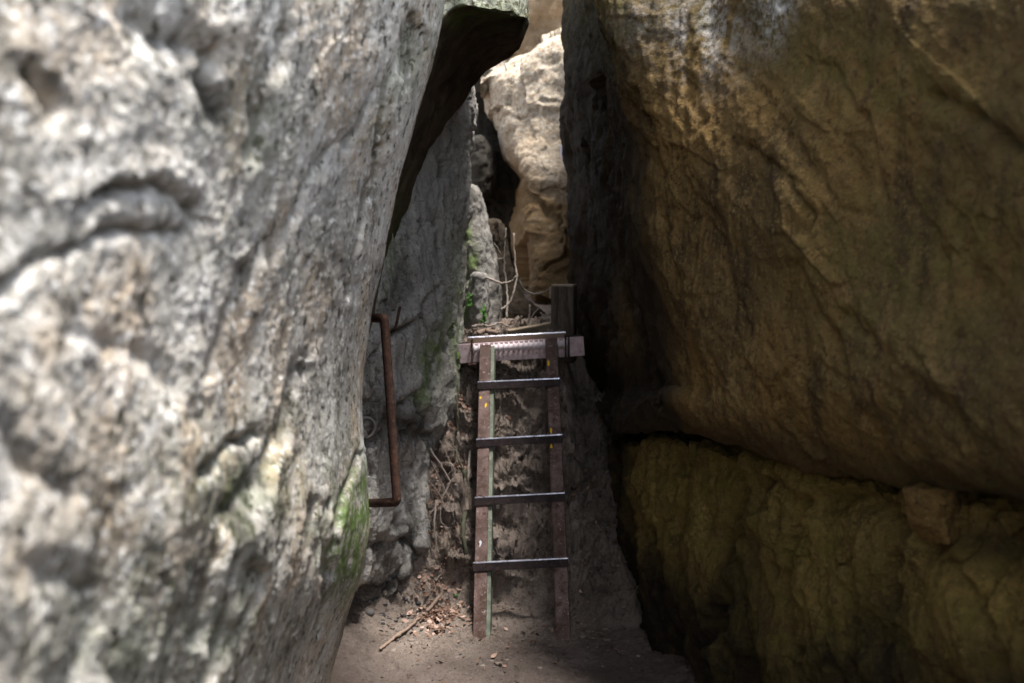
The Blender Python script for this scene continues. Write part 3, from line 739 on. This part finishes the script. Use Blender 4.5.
for (yl, yr) in ((383, 380), (440, 436), (498, 494), (563, 559)):
    pl = La+(Lb-La)*t_at(yl, La, Lb); pr_ = Ra+(Rb-Ra)*t_at(yr, Ra, Rb)
    ax = (pr_-pl).normalized(); c = (pl+pr_)/2; hl = (pr_-pl).length/2+RW+.006
    up = V3((0, .22, 1)).normalized(); fr = ax.cross(up).normalized()
    if fr.y > 0: fr = -fr
    c = c+fr*.024
    m = MB(foot); m.box(c-up*.017, ax, up, fr, hl, .017, .0035, .0012)
    rg = m.build('rung', M['rungdark'], lad)
    m = MB(foot); m.box(c+up*.0035-fr*.014, ax, up, fr, hl-.001, .0032, .0185, .001)
    m.build('tread', M['worn'], rg)
    for sg in (-1, 1):
        m = MB(foot); q = c+ax*sg*(hl-.032)+up*.006-fr*.010
        m.tube([q, q+up*.008], [.010, .009], 6)
        m.build('bolt', M['paint'], rg)

# ------------------------------------------------------------------ step beam across the cleft at ladder's top
SY = 5.16
c0, c1 = V3(P(457, 354, SY)), V3(P(584, 346, SY))
step = empty('step_beam', (0.03, SY, 1.08), 'pinkish steel step beam spanning the cleft behind the ladder top, with ribbed bar and worn top rail', 'step')
O = V3((0.03, SY, 1.08)); ax = (c1-c0).normalized(); up = V3((0, 0, 1)); fr = ax.cross(up).normalized()
if fr.y > 0: fr = -fr
up = fr.cross(ax) if fr.cross(ax).z > 0 else ax.cross(fr)
cm = (c0+c1)/2; HL = (c1-c0).length/2
m = MB(O); m.box(cm, ax, up, fr, HL, .050, .006, .002); beam = m.build('beam', M['lilac'], step)
m = MB(O); m.box(cm-fr*.075-up*.047, ax, up, fr, HL-.003, .004, .068, .001); m.box(cm-fr*.075+up*.0465, ax, up, fr, HL-.003, .003, .068, .001); m.build('flange', M['rungdark'], beam)
# ribbed bar
m = MB(O); cr_ = cm+up*.022+fr*.032; h2 = HL*.74; nr_ = 19
pts, rad = [], []
for k in range(nr_*6+1):
    f = k/(nr_*6); pts.append(cr_+ax*(-h2+2*h2*f)); rad.append(.0165+.011*max(0, math.sin(2*math.pi*f*nr_))**.7 if True else 0)
m.tube(pts, rad, 12); m.build('ribbed_bar', M['galv'], step, True)
m = MB(O); ct = V3(P(467.5, 340, SY+.03)); ct2 = V3(P(566, 334.5, SY+.03)); axt = (ct2-ct).normalized()
m.box((ct+ct2)/2, axt, up, fr, (ct2-ct).length/2, .0165, .022, .003); tr = m.build('top_rail', M['worn'], step)
m = MB(O); m.box((ct+ct2)/2+fr*.0235-up*.002, axt, up, fr, (ct2-ct).length/2-.002, .0125, .0012, .0005); m.build('rust_edge', M['stick'], tr)
for px_, py0, py1, mt in ((472, 340, 364, 'rust'), (565.5, 336, 358, 'rungdark')):
    a = V3(P(px_, py0, SY-.075)); b = V3(P(px_, py1, SY-.075))
    m = MB(O); m.tube([a-fr*.09+up*.0, a+fr*.01, b+fr*.01], .0048, 8); a2 = a+ax*.016; b2 = b+ax*.016
    if mt != 'rust': m.tube([a2+fr*.01, b2+fr*.01], .0048, 8)
    m.box(b+fr*.0-up*.002, ax, up, fr, .021, .004, .018, .001)
    m.build('bracket', M[mt], step)

# ------------------------------------------------------------------ rusty hand hold
hb = V3(P(352, 318, 4.2)); O = V3(tuple(P(398, 503, 3.98)))
pts = [P(338, 318, 4.22), P(372, 318, 4.04), P(383, 318, 3.957), P(384.3, 319, 3.955), P(384.6, 322, 3.955), P(388, 370, 3.955), P(392, 430, 3.955), P(396.5, 495, 3.955), P(396.6, 500, 3.955), P(395.5, 502, 3.957), P(390, 502.5, 3.98), P(340, 504, 4.32)]
m = MB(O)
pp = []
for a, b in zip(pts[:-1], pts[1:]):
    for k in range(4): pp.append(V3(a).lerp(V3(b), k/4))
pp.append(V3(pts[-1])); rr_ = [.0185 if 12 < i < 28 or True else .016 for i in range(len(pp))]
m.tube(pp, rr_, 14)
h = m.build('hand_hold', M['rust'], None, True); tag(h, 'rusty iron pipe handle bent like a bracket, fixed to the grey slab beside the ladder', 'handle')
# ring bolt
O = V3(P(366, 428, 4.12))
m = MB(O); pts = [O+V3((math.cos(a)*.034, math.cos(a)*.02, math.sin(a)*.042)) for a in np.linspace(0, 2*math.pi, 25)]
m.tube(pts, .0075, 8, False); r = m.build('ring_bolt', M['stone'], None, True); tag(r, 'small dull iron ring on the rock, left of the rusty handle', 'ring')
m = MB(O); m.tube([O+V3((-.02, .10, .0)), O+V3((-.036, -.02, 0))], .008, 8); m.build('shank', M['stone'], r, True)
# bent pin
O = V3(P(396, 327, 4.22))
m = MB(O); m.tube(smooth_path([P(391, 332, 4.40), P(394.5, 330, 4.26), P(396.5, 324, 4.25), P(398, 316, 4.25), P(400, 307, 4.27)], 4), .0065, 8)
h = m.build('bent_pin', M['rust'], None, True); tag(h, 'short bent rusty iron pin sticking out of the slab above the handle', 'iron pin')
# lilac ring on pale boulder
O = V3(P(566, 151, 6.45))
m = MB(O); pts = [O+V3((math.cos(a)*.028, 0.01*math.sin(a), math.sin(a)*.06)) for a in np.linspace(0, 2*math.pi, 21)]
m.tube(pts, .009, 8, False); r = m.build('ring', M['cordage'], None, True); tag(r, 'tiny lilac and white ring hanging at the right edge of the pale boulder', 'ring')
m = MB(O); m.tube([O+V3((0, 0, .06)), O+V3((.02, .32, .09))], .007, 8); m.build('stem', M['rungdark'], r, True)

# ------------------------------------------------------------------ timber post & plank
O = V3(P(564, 336, 5.42))
post = empty('timber_post', (O.x, O.y, float(gz(O.x, O.y))), 'short dark square timber post with pale sawn top, right of the step beam', 'post')
pb = V3((O.x, O.y, float(gz(O.x, O.y))))
zt = P(562, 286, 5.42)[2]
rot = math.radians(-14); ax_ = V3((math.cos(rot), math.sin(rot), 0)); ay_ = V3((-math.sin(rot), math.cos(rot), 0)); az_ = V3((0, 0, 1))
m = MB(pb); cc = V3((pb.x, pb.y, (zt+pb.z-.1)/2)); m.box(cc, az_, ax_, ay_, (zt-pb.z+.1)/2, .062, .055, .006); bd = m.build('body', M['postwood'], post)
m = MB(pb); m.box(V3((pb.x, pb.y, zt+.004)), az_, ax_, ay_, .0055, .061, .054, .003); m.build('sawn_top', M['cutwood'], post)
m = MB(pb); m.box(V3((pb.x, pb.y, zt-.035))-ax_*.070+ay_*.0, az_, ax_, ay_, .032, .007, .03, .003); m.build('cleat', M['cutwood'], post)
a, b = V3(P(508, 333, 5.38)), V3(P(553, 325, 5.42)); O = (a+b)/2
axp = (b-a).normalized(); upp = V3((0, -.5, .86)); upp = (upp-axp*upp.dot(axp)).normalized(); frp = axp.cross(upp)
m = MB(O); m.box(O, axp, upp, frp, (b-a).length/2, .020, .010, .003)
pk = m.build('plank', M['plank']); tag(pk, 'short weathered wooden plank lying just behind the top rail of the step', 'plank')

# ------------------------------------------------------------------ twigs, roots, sticks
def branch(name, main, r0, r1, mat, label, cat, side=(), jit=.002, group=None):
    p = smooth_path([P(*q) for q in main], 8, jit); O = V3(p[0])
    m = MB(O); m.tube(p, [lerp(r0, r1, k/(len(p)-1))*random.uniform(.88, 1.12) for k in range(len(p))], 7)
    for sd in side:
        q = smooth_path([P(*t) for t in sd], 6, jit*.7)
        m.tube(q, [lerp(r0*.6, r1*.6, k/(len(q)-1))*random.uniform(.85, 1.1) for k in range(len(q))], 6)
    o = m.build(name, mat, None, True); tag(o, label, cat, group); return o
branch('twig', [(470, 287, 5.75), (478, 274, 5.6), (490, 279, 5.55), (503, 283, 5.55), (512, 281, 5.55), (516, 276, 5.55)], .007, .005, M['twig'], 'pale bare twig running left from the tangle toward the mossy rock', 'twig')
branch('twig', [(514, 233, 5.6), (515, 262, 5.58), (517, 275, 5.55), (514, 291, 5.5), (509, 303, 5.48), (501, 310, 5.45)], .005, .006, M['twig'], 'upright pale twig with kinked lower end hanging in front of the dark cave', 'twig')
branch('twig', [(516, 275, 5.56), (524, 289, 5.6), (534, 294, 5.6), (545, 292, 5.6), (553, 285, 5.6)], .006, .004, M['root'], 'grey twig curving right toward the timber post', 'twig')
branch('twig', [(507, 318, 5.5), (507, 290, 5.9), (504, 265, 5.95), (505, 245, 5.95), (506, 228, 5.95)], .006, .004, M['root'], 'tall thin dark grey twig rising in the cave mouth', 'twig', [[(504, 262, 5.95), (500, 252, 5.9), (494, 243, 5.9)], [(504, 258, 5.95), (496, 260, 5.95), (489, 268, 5.9)]])
branch('twig', [(527, 328, 5.5), (529, 318, 5.5), (530, 305, 5.5)], .006, .004, M['twig'], 'short forked upright twig above the plank', 'twig', [[(528, 322, 5.5), (533, 315, 5.5), (538, 309, 5.5), (541, 305, 5.5)]])
branch('twig', [(519, 327, 5.5), (520, 322, 5.5), (522, 316, 5.5)], .008, .007, M['twig'], 'stubby pale twig end, shortest above the plank', 'twig')
branch('twig', [(540, 313, 5.5), (545, 316, 5.5), (551, 314, 5.5), (553, 320, 5.48)], .005, .004, M['twig'], 'little hooked twig touching the timber post', 'twig')
branch('twig', [(472, 327, 5.35), (480, 325, 5.35), (490, 326, 5.35), (500, 323, 5.4), (508, 326, 5.4)], .008, .005, M['twig'], 'grey twig lying flat above the left end of the top rail', 'twig')
branch('twig', [(478, 334, 5.3), (486, 331, 5.32), (498, 333, 5.32)], .016, .010, M['stick'], 'thick pinkish broken stick end lying just behind the top rail', 'stick')
def ground_hit(px, py, extra=0.):
    for Yk in np.linspace(3.3, 6.5, 800):
        x, y, z = P(px, py, Yk)
        if z <= float(gz(x, y))+extra: return (x, y, z)
    return P(px, py, 5)
def G(px, py, off=.03):
    q = ground_hit(px, py, off); return (px, py, q[1])
# hanging roots by the slab
branch('root', [(430, 448, 4.84), (446, 474, 4.80), G(458, 505, .05), G(466, 527)], .0055, .004, M['twig'], 'pale straight root slanting down from the slab to the left rail', 'root')
branch('root', [(436, 500, 4.74), (434, 528, 4.66), G(438, 552)], .005, .004, M['twig'], 'thin pale root dropping to the leaf pile', 'root')
branch('root', [(456, 395, 4.98), (458, 420, 4.93), G(455, 445, .05), G(460, 462, .05), G(472, 490)], .006, .004, M['greenbark'], 'dark root snaking down the edge of the slab', 'root')
branch('root', [G(470, 450), G(468, 480, .05), G(466, 510, .05), G(466, 545)], .007, .006, M['root'], 'grey straight root just left of the ladder', 'root')
branch('root', [(434, 470, 4.82), (444, 462, 4.82), (455, 472, 4.8), (440, 500, 4.74), (430, 515, 4.7)], .004, .003, M['twig'], 'fine looped root under the undercut of the slab', 'root', [[(440, 440, 4.88), (447, 455, 4.84), (452, 470, 4.8)], [(428, 480, 4.78), (438, 492, 4.75), (447, 512, 4.7)], [(446, 478, 4.8), (453, 468, 4.8), (456, 460, 4.82)], [(431, 461, 4.82), (441, 481, 4.8), (450, 500, 4.72)], [(436, 480, 4.8), (444, 490, 4.78), (440, 515, 4.7), (446, 530, 4.66)]])
branch('leaning_branch', [G(464, 470, .06), G(466, 500, .09), G(463, 528, .09), G(467, 556, .06), G(471, 580, .02)], .012, .009, M['greenbark'], 'wavy dark green branch leaning beside the left rail of the ladder', 'branch')
# curved stick on the ground: follow the ground
def ground_hit(px, py, extra=0.):
    for Yk in np.linspace(3.3, 6.5, 800):
        x, y, z = P(px, py, Yk)
        if z <= float(gz(x, y))+extra: return (x, y, z)
    return P(px, py, 5)
pg = [ground_hit(a, b, .012) for a, b in ((380, 649), (394, 638), (408, 628), (424, 614), (438, 598), (446, 584), (450, 575))]
p = smooth_path(pg, 8, .0012); O = V3(p[0]); m = MB(O); m.tube(p, [lerp(.0060, .0095, k/(len(p)-1))*random.uniform(.92, 1.08) for k in range(len(p))], 8)
q = smooth_path([pg[1], tuple(V3(pg[1])+V3((.02, .0, .012))), tuple(V3(pg[1])+V3((.03, .02, .016)))], 3); m.tube(q, [.005, .0045, .004, .004, .003, .003, .003][:len(q)], 6)
o = m.build('stick', M['stick'], None, True); tag(o, 'long curved bare stick lying on the dirt left of the ladder foot', 'stick')
pg = [ground_hit(a, b, .02) for a, b in ((432, 586), (440, 576), (449, 566), (455, 556))]
p = smooth_path(pg, 6, .001); O = V3(p[0]); m = MB(O); m.tube(p, .005, 6); o = m.build('stick', M['root'], None, True); tag(o, 'thin grey twig on the leaf pile above the long curved stick', 'stick')

# ------------------------------------------------------------------ leaves, pebbles
def leaf_geo(c, nrm, d, L_, W_, curl, v, f):
    nrm = nrm.normalized(); d = (d-nrm*d.dot(nrm)).normalized(); s_ = nrm.cross(d); i0 = len(v)
    for t in (0, .25, .55, .8, 1.):
        w = W_*math.sin(math.pi*min(.97, max(.03, t**.85))); cu = curl*(t-.5)**2*4
        for k in (-1, 0, 1): v.append(c+d*(t-.5)*L_+s_*k*w*.5+nrm*(cu*L_*.3+abs(k)*w*.25*(1 if curl > 0 else -1)))
    for r in range(4):
        for k in range(2):
            a = i0+r*3+k; f.append((a, a+1, a+4, a+3))
def leaf_single(name, px, py, L_, ang, mat, label, cat, nz=V3((0, -.5, .8)), tone=.8, ex=.006):
    c = V3(ground_hit(px, py, ex)); v, f = [], []
    leaf_geo(V3((0, 0, .004)), nz, V3((math.cos(ang), math.sin(ang), .1)), L_, L_*.55, .6, v, f)
    o = new_mesh(name, [tuple(q) for q in v], f, mat, True, None, {'tone': [tone]*len(v)}, tuple(c)); tag(o, label, cat)
leaf_single('leaf', 456, 596, .03, .4, M['leafgreen'], 'single fresh green leaf on the dirt left of the ladder foot', 'leaf')
leaf_single('leaf', 506, 630, .028, 2.2, M['leaf'], 'single orange brown leaf between the feet of the ladder', 'leaf', tone=.95)
leaf_single('leaf', 494, 657, .035, .8, M['leaf'], 'small tan leaf lying in front of the ladder at the photo bottom', 'leaf', tone=.7)
leaf_single('plastic_scrap', 592, 515, .04, .2, M['teal'], 'bright teal green scrap on the dirt bank right of the ladder', 'scrap')
leaf_single('leaf', 583, 592, .05, .6, M['leaf'], 'curled tan leaf on the dirt right of the lowest rung', 'leaf', tone=.75)
leaf_single('leaf', 410, 614, .04, .9, M['leaf'], 'pale tan leaf beside the middle of the long curved stick', 'leaf', tone=1.)
# little green plant on the mossy rock
O = V3(P(484, 322, 5.32)); v, f = [], []
for k in range(13):
    a = random.uniform(0, 6.28); t = k/16
    leaf_geo(V3((random.uniform(-.014, .012), random.uniform(-.01, .01), .10*t)), V3((math.cos(a)*.5, -1, .5)), V3((math.cos(a), -.2, .5)), .024, .015, .4, v, f)
plant = new_mesh('small_plant', [tuple(q) for q in v], f, M['leafgreen'], True, None, None, tuple(O)); tag(plant, 'tiny bright green plant at the foot of the small rounded stone', 'plant')
m = MB(O); m.tube([O+V3((0, 0, -.03)), O+V3((0.003, 0, .05)), O+V3((0, 0, .10))], .0025, 5); m.build('stem', M['leafgreen'], plant, True)
O = V3(P(469, 303, 5.40)); v, f = [], []
for k in range(9):
    a = random.uniform(0, 6.28)
    leaf_geo(V3((random.uniform(-.014, .012), random.uniform(-.01, .01), random.uniform(-.03, .06))), V3((math.cos(a)*.5, -1, .5)), V3((math.cos(a), -.2, .5)), .020, .014, .4, v, f)
m = MB(O); m.tube([O+V3((0, 0, -.035)), O+V3((-.004, 0, .02)), O+V3((0, 0, .06))], .0025, 5); k0 = len(v); v += [tuple(q) for q in m.v]; f += [tuple(i+k0 for i in q) for q in m.f]
plant = new_mesh('small_plant', [tuple(q) for q in v], f, M['leafgreen'], True, None, None, tuple(O)); tag(plant, 'small green sprig growing between slab and small rounded stone', 'plant')

def scatter_leaves(name, label, n, areas, lmin, lmax, tones):
    v, f, tn = [], [], []
    for _ in range(n):
        x0, x1, y0, y1, w = random.choices(areas, [a[4] for a in areas])[0]
        x = random.gauss((x0+x1)/2, (x1-x0)/3.4); y = random.gauss((y0+y1)/2, (y1-y0)/3.4); z = float(gz(x, y))
        e = .03; gx = (float(gz(x+e, y))-z)/e; gy = (float(gz(x, y+e))-z)/e
        nr2 = V3((-gx, -gy, 1)).normalized()+V3((random.gauss(0, .45), random.gauss(0, .45), random.gauss(0, .25)))
        a = random.uniform(0, 6.28); L_ = random.uniform(lmin, lmax); k0 = len(v)
        leaf_geo(V3((x, y, z+random.uniform(.003, .02))), nr2, V3((math.cos(a), math.sin(a), random.gauss(0, .4))), L_, L_*random.uniform(.4, .65), random.uniform(-.9, .9), v, f)
        tn += [random.uniform(*tones)]*(len(v)-k0)
    o = new_mesh(name, [tuple(q) for q in v], f, M['leaf'], True, None, {'tone': tn}); tag(o, label, 'leaf litter', kind='stuff')
scatter_leaves('leaf_litter', 'brown and pink dead leaves piled between the slab and the ladder', 1700,
    [(-.44, -.24, 4.28, 4.72, 6), (-.42, -.24, 4.5, 5.0, 4), (-.34, -.16, 4.75, 5.3, 4), (-.3, .25, 5.35, 5.9, 3), (-.42, -.2, 4.7, 5.4, 3), (-.10, .12, 5.15, 5.4, 1)], .016, .036, (.05, 1.))
scatter_leaves('leaf_litter', 'scattered dull leaf crumbs over the dirt floor and right bank', 420,
    [(.28, .46, 4.3, 5.1, 3), (-.5, .5, 3.85, 4.6, 2.2), (-.2, .3, 4.6, 5.2, 1), (-.3, .3, 5.7, 7, .6)], .010, .028, (0., .55))
def pebbles(name, label, n, areas, r0, r1, mat):
    v, f = [], []
    base = []
    for lat in (-.6, 0, .6):
        for k in range(6):
            a = k*math.pi/3; base.append(V3((math.cos(lat)*math.cos(a), math.cos(lat)*math.sin(a), math.sin(lat))))
    for _ in range(n):
        x0, x1, y0, y1 = random.choice(areas); x = random.uniform(x0, x1); y = random.uniform(y0, y1); z = float(gz(x, y)); r = random.uniform(r0, r1)**1; i0 = len(v)
        sx, sy, sz = r*random.uniform(.8, 1.4), r*random.uniform(.7, 1.2), r*random.uniform(.5, .8); an = random.uniform(0, 3)
        for b in base:
            q = b*random.uniform(.8, 1.15); v.append(V3((x+(q.x*math.cos(an)-q.y*math.sin(an))*sx, y+(q.x*math.sin(an)+q.y*math.cos(an))*sy, z+q.z*sz)))
        for r_ in range(2):
            for k in range(6): f.append((i0+r_*6+k, i0+r_*6+(k+1) % 6, i0+r_*6+6+(k+1) % 6, i0+r_*6+6+k))
        f.append(tuple(i0+12+k for k in range(6))); f.append(tuple(i0+5-k for k in range(6)))
    o = new_mesh(name, [tuple(q) for q in v], f, mat, True); tag(o, label, 'gravel', kind='stuff')
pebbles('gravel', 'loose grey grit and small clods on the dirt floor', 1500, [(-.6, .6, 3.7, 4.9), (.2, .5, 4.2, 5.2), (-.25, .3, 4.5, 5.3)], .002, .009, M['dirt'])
pebbles('gravel', 'small dull stones scattered along the edges of the dirt floor', 80, [(-.55, -.3, 4.05, 4.4), (.3, .5, 4.0, 4.5), (-.6, .55, 3.75, 4.3)], .005, .014, M['clod'])
pebbles('gravel', 'black charcoal crumbs by the foot of the grey slab', 45, [(-.60, -.42, 4.28, 4.55)], .004, .013, M['coal'])
O = V3(ground_hit(370, 613, .01)); m = []
v, f = [], []
for i in range(7):
    la = -math.pi/2+math.pi*i/6
    for k in range(10):
        a = k*math.pi/5; r = 1+random.uniform(-.08, .08); v.append((.021*math.cos(la)*math.cos(a)*r, .019*math.cos(la)*math.sin(a)*r, .016*math.sin(la)*r))
for i in range(6):
    for k in range(10): f.append((i*10+k, i*10+(k+1) % 10, i*10+10+(k+1) % 10, i*10+10+k))
o = new_mesh('pebble', v, f, M['stone'], True, None, None, tuple(O)); tag(o, 'single rounded grey pebble under the foot of the grey slab', 'pebble')

# ------------------------------------------------------------------ light
w = bpy.data.worlds.new('World'); sc.world = w; w.use_nodes = True; nt = w.node_tree
sky = nt.nodes.new('ShaderNodeTexSky'); sky.sky_type = 'NISHITA'; sky.sun_disc = False
SUN = Vector((.165, -.17, .97)).normalized()
el = math.asin(SUN.z); az = math.atan2(SUN.x, SUN.y)
sky.sun_elevation = el; sky.sun_rotation = az
bg = nt.nodes['Background']; bg.inputs['Strength'].default_value = .42; hs = nt.nodes.new('ShaderNodeHueSaturation'); hs.inputs['Saturation'].default_value = .38
nt.links.new(sky.outputs[0], hs.inputs['Color']); nt.links.new(hs.outputs[0], bg.inputs['Color'])
s = bpy.data.lights.new('sun', 'SUN'); s.energy = 13.5; s.angle = math.radians(13); s.color = (1, .965, .93)
so = bpy.data.objects.new('sun', s); C.objects.link(so); so.rotation_euler = SUN.to_track_quat('Z', 'Y').to_euler()
so.location = SUN*20
